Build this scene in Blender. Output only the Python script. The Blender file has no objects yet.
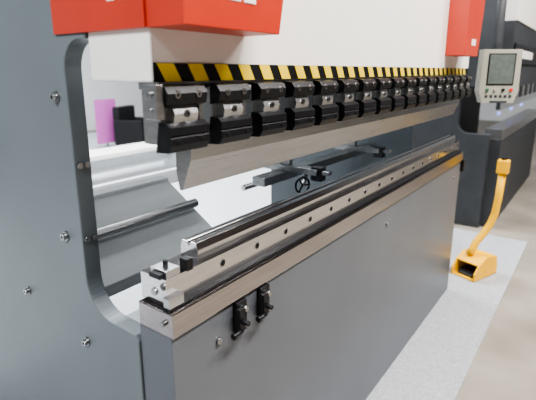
import bpy, bmesh, math, random
from mathutils import Vector, Matrix
random.seed(4)
S=bpy.context.scene

# ---------------------------------------------------------------- materials
def mat(name,col,rough=.5,metal=0.,noise=0.,nscale=8.,bump=0.,bscale=200.,emit=0.,stretch=None,coat=0.,rvar=0.):
    m=bpy.data.materials.new(name); m.use_nodes=True
    nt=m.node_tree; b=nt.nodes['Principled BSDF']
    b.inputs['Base Color'].default_value=(*col,1)
    b.inputs['Roughness'].default_value=rough
    b.inputs['Metallic'].default_value=metal
    b.inputs['Coat Weight'].default_value=coat
    tc=nt.nodes.new('ShaderNodeTexCoord'); mp=nt.nodes.new('ShaderNodeMapping')
    nt.links.new(tc.outputs['Object'],mp.inputs['Vector'])
    if stretch: mp.inputs['Scale'].default_value=stretch
    if noise>0 or rvar>0:
        n=nt.nodes.new('ShaderNodeTexNoise'); n.inputs['Scale'].default_value=nscale; n.inputs['Detail'].default_value=6
        nt.links.new(mp.outputs[0],n.inputs['Vector'])
        if noise>0:
            r=nt.nodes.new('ShaderNodeValToRGB')
            r.color_ramp.elements[0].position=.3; r.color_ramp.elements[1].position=.7
            r.color_ramp.elements[0].color=(*[c*(1-noise) for c in col],1)
            r.color_ramp.elements[1].color=(*[min(1,c*(1+noise)) for c in col],1)
            nt.links.new(n.outputs['Fac'],r.inputs[0]); nt.links.new(r.outputs[0],b.inputs['Base Color'])
        if rvar>0:
            q=nt.nodes.new('ShaderNodeMapRange'); q.inputs['To Min'].default_value=max(.02,rough-rvar); q.inputs['To Max'].default_value=rough+rvar
            nt.links.new(n.outputs['Fac'],q.inputs['Value']); nt.links.new(q.outputs[0],b.inputs['Roughness'])
    if bump>0:
        n2=nt.nodes.new('ShaderNodeTexNoise'); n2.inputs['Scale'].default_value=bscale; n2.inputs['Detail'].default_value=3
        nt.links.new(mp.outputs[0],n2.inputs['Vector'])
        bp=nt.nodes.new('ShaderNodeBump'); bp.inputs['Strength'].default_value=bump; bp.inputs['Distance'].default_value=.002
        nt.links.new(n2.outputs['Fac'],bp.inputs['Height']); nt.links.new(bp.outputs[0],b.inputs['Normal'])
    if emit>0:
        b.inputs['Emission Color'].default_value=(*col,1); b.inputs['Emission Strength'].default_value=emit
    return m
GREY=mat('paint_slate',(.15,.17,.183),.40,bump=.12,bscale=260,noise=.05,nscale=3)
GREYP=mat('paint_panel',(.118,.126,.14),.33,bump=.1,bscale=300,noise=.05,nscale=3)
DGREY=mat('paint_dark',(.05,.054,.06),.5,noise=.1)
WHITE=mat('paint_white',(.78,.755,.72),.45,noise=.02,bump=.05)
RED=mat('paint_red',(.50,.060,.035),.38,noise=.05,bump=.05)
STEEL=mat('ground_steel',(.60,.585,.585),.16,1.,noise=.10,nscale=40,stretch=(.15,1,6),rvar=.06)
RAIL=mat('rail_steel',(.42,.385,.38),.20,1.,noise=.10,nscale=30,stretch=(.12,1,6),rvar=.06)
STEELD=mat('dull_steel',(.50,.50,.50),.32,1.,noise=.12,nscale=30,stretch=(.3,1,3))
PUNCH=mat('punch_steel',(.42,.42,.43),.30,1.,noise=.08,nscale=25,stretch=(.2,1,4),rvar=.08)
BLACK=mat('black_oxide',(.018,.018,.02),.38,.3,noise=.2,nscale=60)
BOLT=mat('bolt_steel',(.35,.35,.35),.3,1.,noise=.1)
HOLE=mat('recess_black',(.006,.006,.006),.7,noise=.1)
TBLK=mat('tape_black',(.012,.012,.012),.45,noise=.1)
TYEL=mat('tape_yellow',(.80,.60,.07),.45,noise=.04)
YEL=mat('pedal_yellow',(.80,.44,.03),.4,noise=.06)
CREAM=mat('console_cream',(.33,.32,.27),.5,noise=.03)
SCREEN=mat('console_screen',(.12,.14,.125),.3,noise=.15,nscale=30)
PINK=mat('banner_pink',(.48,.14,.40),.6,noise=.05)
FAB=mat('chair_black',(.012,.012,.014),.8,noise=.1)
BLUE=mat('lamp_blue',(.35,.4,1.),.3,emit=1.0,noise=0)
PALE=mat('guard_pale',(.70,.72,.74),.4,noise=.03)
ORG=mat('beam_grey',(.62,.64,.65),.45,0,noise=.06,stretch=(.2,1,3))
KRED=mat('button_red',(.7,.03,.02),.35,noise=.05)
KGRN=mat('button_green',(.05,.15,.08),.35,noise=.05)

# ---------------------------------------------------------------- builder
def group(name,loc=(0,0,0),rz=0):
    e=bpy.data.objects.new(name,None); S.collection.objects.link(e)
    e.location=loc; e.rotation_euler=(0,0,rz); e.empty_display_size=.1
    return e
class MB:
    def __init__(s): s.bm=bmesh.new(); s.mats=[]
    def mi(s,m):
        if m not in s.mats: s.mats.append(m)
        return s.mats.index(m)
    def face(s,vs,i,sm=False):
        try:
            f=s.bm.faces.new(vs); f.material_index=i; f.smooth=sm
        except ValueError: pass
    def box(s,x0,x1,y0,y1,z0,z1,m):
        i=s.mi(m)
        v=[s.bm.verts.new((x,y,z)) for z in(z0,z1) for y in(y0,y1) for x in(x0,x1)]
        for q in((0,2,3,1),(4,5,7,6),(0,1,5,4),(2,6,7,3),(0,4,6,2),(1,3,7,5)): s.face([v[k] for k in q],i)
        return s
    def prism(s,pts,a,b,m,axis='x'):
        """extrude a polygon; axis x: pts=(y,z); axis y: pts=(x,z); axis z: pts=(x,y)"""
        i=s.mi(m)
        def P(p,t): return {'x':(t,p[0],p[1]),'y':(p[0],t,p[1]),'z':(p[0],p[1],t)}[axis]
        A=[s.bm.verts.new(P(p,a)) for p in pts]; B=[s.bm.verts.new(P(p,b)) for p in pts]
        n=len(pts); s.face(A[::-1],i); s.face(B,i)
        for k in range(n): s.face([A[k],A[(k+1)%n],B[(k+1)%n],B[k]],i)
        return s
    def cyl(s,p,q,r,m,seg=20,r2=None):
        i=s.mi(m); p=Vector(p); q=Vector(q); d=(q-p).normalized(); r2=r if r2 is None else r2
        u=d.orthogonal().normalized(); w=d.cross(u)
        A=[];B=[]
        for k in range(seg):
            t=2*math.pi*(k+.5)/seg; o=u*math.cos(t)+w*math.sin(t)
            A.append(s.bm.verts.new(p+o*r)); B.append(s.bm.verts.new(q+o*r2))
        s.face(A[::-1],i); s.face(B,i)
        for k in range(seg): s.face([A[k],A[(k+1)%seg],B[(k+1)%seg],B[k]],i,seg>8)
        return s
    def tube(s,pts,r,m,seg=12):
        i=s.mi(m); pts=[Vector(p) for p in pts]; prev=None; u=None
        for k,p in enumerate(pts):
            d=(pts[min(k+1,len(pts)-1)]-pts[max(k-1,0)]).normalized()
            u=d.orthogonal().normalized() if u is None else (u-d*u.dot(d)).normalized()
            w=d.cross(u)
            ring=[s.bm.verts.new(p+(u*math.cos(2*math.pi*j/seg)+w*math.sin(2*math.pi*j/seg))*r) for j in range(seg)]
            if prev:
                for j in range(seg): s.face([prev[j],prev[(j+1)%seg],ring[(j+1)%seg],ring[j]],i,True)
            else: s.face(ring[::-1],i)
            prev=ring
        s.face(prev,i); return s
    def torus(s,c,n,R,r,m,seg=28,seg2=8):
        i=s.mi(m); c=Vector(c); n=Vector(n).normalized(); u=n.orthogonal().normalized(); w=n.cross(u); G=[]
        for k in range(seg):
            t=2*math.pi*k/seg; o=u*math.cos(t)+w*math.sin(t)
            G.append([s.bm.verts.new(c+o*(R+r*math.cos(2*math.pi*j/seg2))+n*(r*math.sin(2*math.pi*j/seg2))) for j in range(seg2)])
        for k in range(seg):
            for j in range(seg2):
                s.face([G[k][j],G[(k+1)%seg][j],G[(k+1)%seg][(j+1)%seg2],G[k][(j+1)%seg2]],i,True)
        return s
    def done(s,name,parent=None,bevel=.002,loc=(0,0,0),rot=(0,0,0),segs=2):
        bmesh.ops.recalc_face_normals(s.bm,faces=s.bm.faces[:])
        me=bpy.data.meshes.new(name); s.bm.to_mesh(me); s.bm.free()
        for m in s.mats: me.materials.append(m)
        o=bpy.data.objects.new(name,me); S.collection.objects.link(o)
        o.location=loc; o.rotation_euler=rot
        if parent: o.parent=parent
        if bevel:
            b=o.modifiers.new('bevel','BEVEL'); b.width=bevel; b.segments=segs; b.limit_method='ANGLE'; b.angle_limit=math.radians(40)
        return o
def arc(cy,cz,r,a0,a1,n=12):
    return [(cy+r*math.cos(math.radians(a0+(a1-a0)*k/n)),cz+r*math.sin(math.radians(a0+(a1-a0)*k/n))) for k in range(n+1)]

# ---------------------------------------------------------------- room
def plane(name,x0,x1,y0,y1,z0,z1,m): 
    b=MB(); b.box(x0,x1,y0,y1,z0,z1,m); return b.done(name,None,0)
CONC=mat('concrete_floor',(.26,.235,.20),.42,noise=.2,nscale=2.2,bump=.2,bscale=60,rvar=.12)
CARP=mat('grey_carpet',(.32,.33,.345),.95,noise=.16,nscale=90,bump=.6,bscale=350)
REARF=mat('rear_floor_white',(.56,.58,.60),.6,noise=.05,nscale=20)
WALLM=mat('hall_wall',(.66,.67,.68),.8,noise=.03,nscale=2)
WALLD=mat('hall_wall_dark',(.20,.17,.16),.8,noise=.6,nscale=.9)
CEILM=mat('hall_ceiling',(.25,.25,.26),.9,noise=.05)
plane('floor',-6,16,-8,11,-.1,0,CONC)
plane('floor_carpet',-2,4.6,.37,2.3,0,.006,CARP)
plane('floor_rear_stand',-2,9,2.3,10.5,0,.006,REARF)
plane('wall_back',-6,16,11,11.2,0,6,WALLM)
plane('wall_right',16,16.2,-8,11.2,0,6,WALLM)
plane('wall_front',-6,16,-8.2,-8,0,6,WALLD)
plane('ceiling',-6,16.2,-8,11.2,6,6.15,CEILM)

# ---------------------------------------------------------------- press brake
PB=group('press_brake')
X0,X1=.606,3.20
def cframe(x0,x1,parent,name,m=GREY):
    pts=[(.832,.006),(.832,.905)]+[(.845,.918)]+arc(.935,1.02,.10,-90,0)[0:]+arc(.965,1.55,.07,0,90)+[(.94,1.62),(.94,2.4),(2.25,2.4),(2.25,.006)]
    b=MB(); b.prism(pts,x0,x1,m); return b.done(name,parent,.003)
cframe(.600,.646,PB,'side_frame_near')
cframe(3.12,3.166,PB,'side_frame_far')
# bolts on frame
b=MB()
for y,z,r in((1.08,1.488,.011),(1.109,1.12,.011),(1.37,.88,.010),(1.06,.82,.010)):
    b.cyl((.600,y,z),(.596,y,z),r*1.25,BOLT,20); b.cyl((.596,y,z),(.586,y,z),r*.85,STEELD,16); b.cyl((.586,y,z),(.5855,y,z),r*.4,HOLE,6)
b.done('frame_bolts',PB,.0006)
b=MB()
for z in(1.125,1.32,):
    b.cyl((.612,1.036,z),(.612,1.026,z),.008,BOLT,14); b.cyl((.632,1.036,z),(.632,1.026,z),.008,BOLT,14)
b.done('throat_bolts',PB,.0006)
# cross members / rear
b=MB(); b.box(.646,3.12,2.12,2.25,1.75,2.4,DGREY); b.done('rear_crossmember',PB,.004)
# ram
b=MB(); b.box(X0,X1,.73,.937,1.528,2.35,WHITE); b.done('ram',PB,.004)
b=MB(); b.box(X0+.02,X1-.01,.735,.80,1.510,1.530,STEELD); b.done('ram_lower_edge',PB,.002)
# hazard tape
b=MB(); b.box(X0+.004,X1,.7275,.731,1.528,1.566,TBLK)
x=X0+.012
while x<X1-.07:
    b.prism([(x,1.5655),(x+.044,1.5655),(x+.066,1.5285),(x+.022,1.5285)],.7262,.728,TYEL,'y'); x+=.084
b.done('hazard_tape',PB,0)
# red cylinder covers
def redbox(x0,x1,name):
    b=MB(); z0=1.632
    b.prism([(x0,z0),(x1-.02,z0),(x1+.03,z0+.25),(x1+.03,2.38),(x0,2.38)],.625,.729,RED,'y')
    if x0<1:
        b.box(x0-.006,x0+.03,.729,1.055,z0,2.38,RED)
        b.box(x0-.0075,x0-.005,.74,.80,z0+.055,z0+.09,WHITE); b.box(x0-.0075,x0-.005,.815,.84,z0+.055,z0+.09,WHITE)
    b.box(x0+.12,x0+.16,.6235,.626,z0+.055,z0+.09,WHITE); b.box(x0+.17,x0+.21,.6235,.626,z0+.055,z0+.09,WHITE)
    return b.done(name,PB,.004)
redbox(.600,.92,'cylinder_cover_near'); redbox(2.64,2.95,'cylinder_cover_far')
# clamps
def clampmesh():
    b=MB(); w=.112
    b.prism([(.735,1.515),(.775,1.515),(.775,1.40),(.735,1.40),(.720,1.43),(.720,1.50)],.004,w-.004,STEELD)
    # upper black clamp plate (chamfered)
    b.prism([(.722,1.523),(.700,1.520),(.690,1.506),(.694,1.484),(.722,1.476)],0,w,BLACK)
    # steel mid lever
    b.prism([(.722,1.486),(.704,1.482),(.697,1.464),(.702,1.442),(.722,1.438)],.022,w-.022,STEELD)
    # lower black plate, with grip groove
    b.prism([(.722,1.448),(.700,1.447),(.688,1.438),(.687,1.422),(.690,1.419),(.687,1.416),(.686,1.402),(.697,1.386),(.735,1.384)],0,w,BLACK)
    for x in(.026,w-.026):
        b.cyl((x,.696,1.504),(x,.6885,1.503),.0075,BOLT,14); b.cyl((x,.6885,1.503),(x,.688,1.503),.004,HOLE,6)
    for x in(.022,w-.022):
        b.cyl((x,.690,1.408),(x,.6845,1.408),.0065,BLACK,12); b.cyl((x,.6845,1.408),(x,.684,1.408),.0035,HOLE,6)
    b.cyl((w/2,.706,1.464),(w/2,.694,1.464),.008,BOLT,12); b.cyl((w/2,.694,1.464),(w/2,.6935,1.464),.004,HOLE,6)
    b.box(w-.001,w+.010,.716,.74,1.41,1.51,STEELD)
    return b
first=None; n=0; x=X0+.004
while x<X1-.11:
    if first is None:
        first=clampmesh().done('punch_clamp',PB,.0015,loc=(x,0,0))
    else:
        o=first.copy(); o.location=(x,0,0); S.collection.objects.link(o); o.parent=PB; o.name='punch_clamp_%d'%n
    n+=1; x+=.1525
b=MB(); b.box(.588,.608,.70,.735,1.455,1.524,STEELD); b.cyl((.588,.715,1.505),(.581,.715,1.505),.006,BOLT,12); b.cyl((.588,.715,1.475),(.583,.715,1.475),.004,BOLT,12); b.done('ram_end_stop',PB,.001)
# punch
b=MB(); b.prism([(.745,1.41),(.79,1.41),(.79,1.385),(.812,1.36),(.812,1.31),(.803,1.268),(.799,1.266),(.79,1.27),(.775,1.31),(.760,1.345),(.757,1.395)],.732,X1-.02,PUNCH); b.done('punch',PB,.001)
# bed
b=MB(); b.box(X0,X1,.716,.831,.006,.955,GREYP); b.done('bed_front_panel',PB,.003)
b=MB(); b.box(X0-.002,X1+.02,.708,.826,.956,1.018,RAIL)
b.box(X0,X1+.02,.722,.75,1.018,1.024,BLACK)
b.done('bed_front_rail',PB,.0025)
b=MB(); b.box(X0+.014,X1+.02,.742,.83,1.019,1.088,STEEL)
x=.813
while x<X1:
    b.cyl((x,.743,1.062),(x,.7412,1.062),.011,BOLT,18); b.cyl((x,.7412,1.062),(x,.7405,1.062),.008,HOLE,14); x+=.148
b.done('die_holder',PB,.002)
b=MB(); b.prism([(.765,1.088),(.765,1.112),(.772,1.130),(.790,1.130),(.797,1.118),(.804,1.130),(.822,1.130),(.828,1.112),(.828,1.088)],.748,X1+.0,STEEL); b.done('die',PB,.001)
b=MB()
b.box(X0+.004,X0+.05,.722,.742,1.024,1.05,STEELD); b.box(X0+.02,X0+.062,.745,.80,1.088,1.105,STEELD)
b.box(X0+.006,X0+.03,.752,.79,1.088,1.10,BLACK); b.cyl((X0+.005,.765,1.06),(X0-.004,.765,1.06),.009,BOLT,14)
b.cyl((X0,.735,.99),(X0-.010,.735,.99),.007,BOLT,6); b.cyl((X0+.04,.77,1.105),(X0+.04,.77,1.122),.006,BLACK,12)
b.box(X0+.075,X0+.095,.735,.76,1.088,1.118,BLACK)
b.done('die_end_stop',PB,.001)
# support brackets
for k,x in enumerate((.82,.925)):
    b=MB(); b.box(x,x+.040,.700,.716,.862,.952,BLACK); b.box(x-.006,x+.014,.686,.70,.875,.94,BLACK)
    for z in(.885,.930):
        b.cyl((x+.027,.70,z),(x+.027,.688,z),.008,BOLT,14)
    b.cyl((x+.004,.686,.905),(x+.004,.664,.905),.007,BLACK,12); b.cyl((x-.004,.68,.884),(x-.034,.68,.884),.006,BLACK,12); b.cyl((x-.034,.68,.884),(x-.042,.68,.884),.009,BLACK,12)
    b.done('support_bracket_%d'%k,PB,.001)
b=MB()
for x in(.76,1.9,3.05): b.cyl((x,.716,.87),(x,.709,.87),.009,BOLT,16)
b.done('panel_bolts',PB,.0006)
b=MB(); b.box(X1,X1+.03,.72,.80,.80,1.02,DGREY); b.box(X1+.02,X1+.05,.70,.78,.88,.96,BLACK); b.done('bed_end_bracket',PB,.002)
# sheet support chute behind the bed, sloping towards the front
b=MB(); b.prism([(1.16,.90),(1.16,.86),(1.50,.86),(1.50,1.09),(1.46,1.09)],.66,1.27,ORG)
b.box(.66,1.27,1.46,1.52,1.09,1.105,PALE); b.cyl((.66,1.30,1.02),(1.27,1.30,1.02),.018,STEELD,20); b.box(.70,.74,1.2,1.5,.006,.86,DGREY); b.box(1.20,1.24,1.2,1.5,.006,.86,DGREY)
b.done('rear_sheet_support',PB,.003)
# back gauge
b=MB(); b.box(1.75,3.10,1.30,1.38,.985,1.03,STEELD); b.cyl((1.75,1.44,.96),(3.1,1.44,.96),.016,STEEL,20)
b.done('back_gauge_beam',PB,.003)
for k,x in enumerate((1.95,2.75)):
    b=MB(); b.box(x,x+.07,1.12,1.45,1.03,1.06,STEELD); b.box(x+.01,x+.06,1.10,1.16,1.0,1.07,DGREY); b.box(x+.015,x+.055,1.06,1.12,1.035,1.055,STEEL)
    b.box(x+.02,x+.05,1.30,1.36,1.06,1.17,STEELD); b.cyl((x+.035,1.33,1.17),(x+.035,1.33,1.2),.012,BLACK,12)
    if k==0:
        b.cyl((x-.07,1.16,.99),(x+.03,1.20,1.02),.010,STEELD,10)
        c=Vector((x-.07,1.16,.99)); b.torus(c,(-.5,-1,0),.04,.005,BLACK)
        for a in range(3):
            t=a*2.094; d=Vector((2,-1,0)).normalized()*math.cos(t)*.04+Vector((0,0,1))*math.sin(t)*.04
            b.cyl(c,c+d,.004,BLACK,8)
    b.done('back_gauge_finger_%d'%k,PB,.001)
b=MB(); b.box(.66,3.11,2.18,2.22,.84,.93,PALE); b.done('rear_guard_rail',PB,.003)

# ---------------------------------------------------------------- control pendant
CP=group('control_pendant',(3.34,.57,1.52),math.radians(-58))
b=MB()
b.prism([(-.12,.165),(.12,.165),(.125,-.10),(.10,-.175),(-.10,-.175),(-.125,-.10)],-.03,.05,CREAM,'y')
b.box(-.085,.085,-.034,-.029,-.06,.14,BLACK); b.box(-.078,.078,-.0355,-.033,-.052,.132,SCREEN)
for k,c in enumerate((KGRN,CREAM,BLACK,KRED)):
    b.cyl((-.075+.05*k,-.03,-.09),(-.075+.05*k,-.042,-.09),.010,c,14)
for k in range(6):
    b.box(-.085+.03*k,-.067+.03*k,-.033,-.029,-.14,-.122,DGREY)
b.box(-.05,.05,-.05,-.03,-.172,-.16,DGREY)
b.box(-.06,.06,.05,.09,-.1,.12,DGREY)
b.done('console',CP,.006)
b=MB(); b.tube([(0,.07,.1),(0,.07,.22),(0,.08,.30),(0,.10,.9)],.03,DGREY); b.done('arm_post',CP,0)
b=MB(); b.box(-.04,.04,.04,.14,.82,.9,GREY); b.done('arm_joint',CP,.004)

# ---------------------------------------------------------------- foot pedal
FP=group('foot_pedal',(3.60,.62,.006))
b=MB()
prof=[(-.16,0),(.14,0),(.14,.06),(.12,.15),(-.02,.17),(-.11,.12),(-.16,.06)]
b.prism(prof,-.10,-.085,YEL,'y'); b.prism(prof,.085,.10,YEL,'y')
b.prism([(.14,.06),(.12,.15),(-.02,.17),(-.11,.12),(-.11,.108),(-.02,.158),(.11,.14),(.128,.06)],-.085,.085,YEL,'y')
b.box(-.16,.14,-.10,.10,0,.012,YEL); b.box(-.12,.07,-.065,.065,.035,.05,BLACK); b.box(-.13,.0,-.06,.06,.012,.035,DGREY)
b.done('pedal_guard',FP,.004,rot=(0,0,-.35))
b=MB()
b.tube([(-.04,.04,.16),(-.03,.03,.20),(.0,.01,.26),(.04,-.03,.33),(.07,-.06,.40),(.085,-.08,.48),(.095,-.09,.60),(.10,-.095,.82)],.027,YEL)
b.done('handle_pole',FP,0)
b=MB(); b.box(.06,.14,-.135,-.055,.80,.90,YEL); b.cyl((.10,-.095,.90),(.10,-.095,.92),.018,BLACK,16); b.done('stop_button_box',FP,.005)

# ---------------------------------------------------------------- neighbouring press brake
NB=group('press_brake.001',(4.75,.03,0))
b=MB()
pts=[(.80,0),(.80,.95)]+arc(1.0,1.05,.10,-90,0)+arc(1.05,1.35,.05,0,90)+[(.80,1.42),(.80,2.3),(2.6,2.3),(2.6,0)]
b.prism(pts,0,.08,DGREY); b.done('side_frame',NB,.003)
b=MB(); b.box(.08,3,.70,.9,1.40,2.0,DGREY); b.box(.1,3,.68,.70,1.62,1.80,BLACK); b.box(.35,1.3,.674,.68,1.67,1.75,WHITE); b.box(.22,.32,.672,.68,1.67,1.75,KRED); b.box(.1,3,.69,.9,2.0,2.3,WHITE); b.done('ram',NB,.003)
b=MB()
for k in range(14): b.box(.12+.2*k,.27+.2*k,.68,.74,1.28,1.40,BLACK if k%2 else STEELD)
b.box(.1,3,.75,.79,1.18,1.3,STEEL); b.done('tooling',NB,.003)
b=MB(); b.box(.08,3,.70,.86,0,.9,DGREY); b.box(.08,3,.69,.86,.9,1.0,STEELD); b.box(.1,3,1.5,1.55,.3,1.6,DGREY); b.done('bed',NB,.003)
b=MB()
for k in range(3): b.box(.5+.8*k,.62+.8*k,.82,.84,1.10,1.13,BLUE)
b.done('guide_lamps',NB,0)
b=MB(); b.cyl((6.3,2.2,.006),(6.3,2.2,6),.18,GREY,24); b.done('hall_column',None,0)

# ---------------------------------------------------------------- things behind
BN=group('display_banner',(5.42,8.0,.006))
b=MB(); b.box(-.24,.24,-.01,.01,.12,1.0,PINK); b.box(-.2,.2,-.1,.1,0,.03,DGREY); b.cyl((0,.02,0),(0,.02,.95),.012,DGREY,10); b.done('banner',BN,.002)
AC=group('black_armchair',(5.85,7.6,.006),.4)
b=MB(); b.box(-.32,.32,-.3,.3,.15,.42,FAB); b.box(-.32,.32,.2,.34,.15,.85,FAB); b.box(-.38,-.28,-.3,.3,.1,.6,FAB); b.box(.28,.38,-.3,.3,.1,.6,FAB)
for x in(-.3,.3):
    for y in(-.25,.28): b.cyl((x,y,0),(x,y,.16),.02,BLACK,10)
b.done('chair_body',AC,.05,segs=4)
DB=group('display_bench',(4.1,5.6,.006))
b=MB(); b.box(-1.0,1.0,-.25,.25,.38,.44,WHITE); b.box(-.95,-.88,-.22,.22,0,.38,PALE); b.box(.88,.95,-.22,.22,0,.38,PALE); b.box(-.88,.88,.1,.14,.1,.38,PALE); b.done('bench',DB,.006)

# ---------------------------------------------------------------- lights
def area(name,loc,sx,sy,e,rot=(0,0,0),col=(1,.97,.94)):
    l=bpy.data.lights.new(name,'AREA'); l.shape='RECTANGLE'; l.size=sx; l.size_y=sy; l.energy=e; l.color=col
    o=bpy.data.objects.new(name,l); S.collection.objects.link(o); o.location=loc; o.rotation_euler=rot; return o
area('ceiling_lamp',(1.5,-1.8,5.6),2.5,.7,620)
area('ceiling_lamp.001',(5,-2.2,5.6),2,.7,420)
area('ceiling_lamp.002',(3,5.5,5.6),5,4,1050,(0,0,0),(.93,.97,1))
area('ceiling_lamp.003',(-2.5,.5,4.2),1.2,1.2,220,(0,math.radians(-45),0),(.93,.97,1))
w=bpy.data.worlds.new('world'); S.world=w; w.use_nodes=True
bg=w.node_tree.nodes['Background']; bg.inputs[0].default_value=(.62,.65,.68,1); bg.inputs[1].default_value=.5

# ---------------------------------------------------------------- camera
cam=bpy.data.cameras.new('cam'); co=bpy.data.objects.new('camera',cam); S.collection.objects.link(co); S.camera=co
cam.sensor_width=36; cam.lens=450/536*36; cam.shift_y=-18/536; cam.clip_start=.02
p=math.atan(111/450); yaw=math.atan((607-268)/450*math.cos(p))
co.location=(0,0,1.55); co.rotation_euler=(math.pi/2-p,0,yaw-math.pi/2)
cam.dof.use_dof=True; cam.dof.focus_distance=1.5; cam.dof.aperture_fstop=3.2
S.view_settings.view_transform='AgX'; S.view_settings.look='AgX - High Contrast'; S.view_settings.exposure=-.15
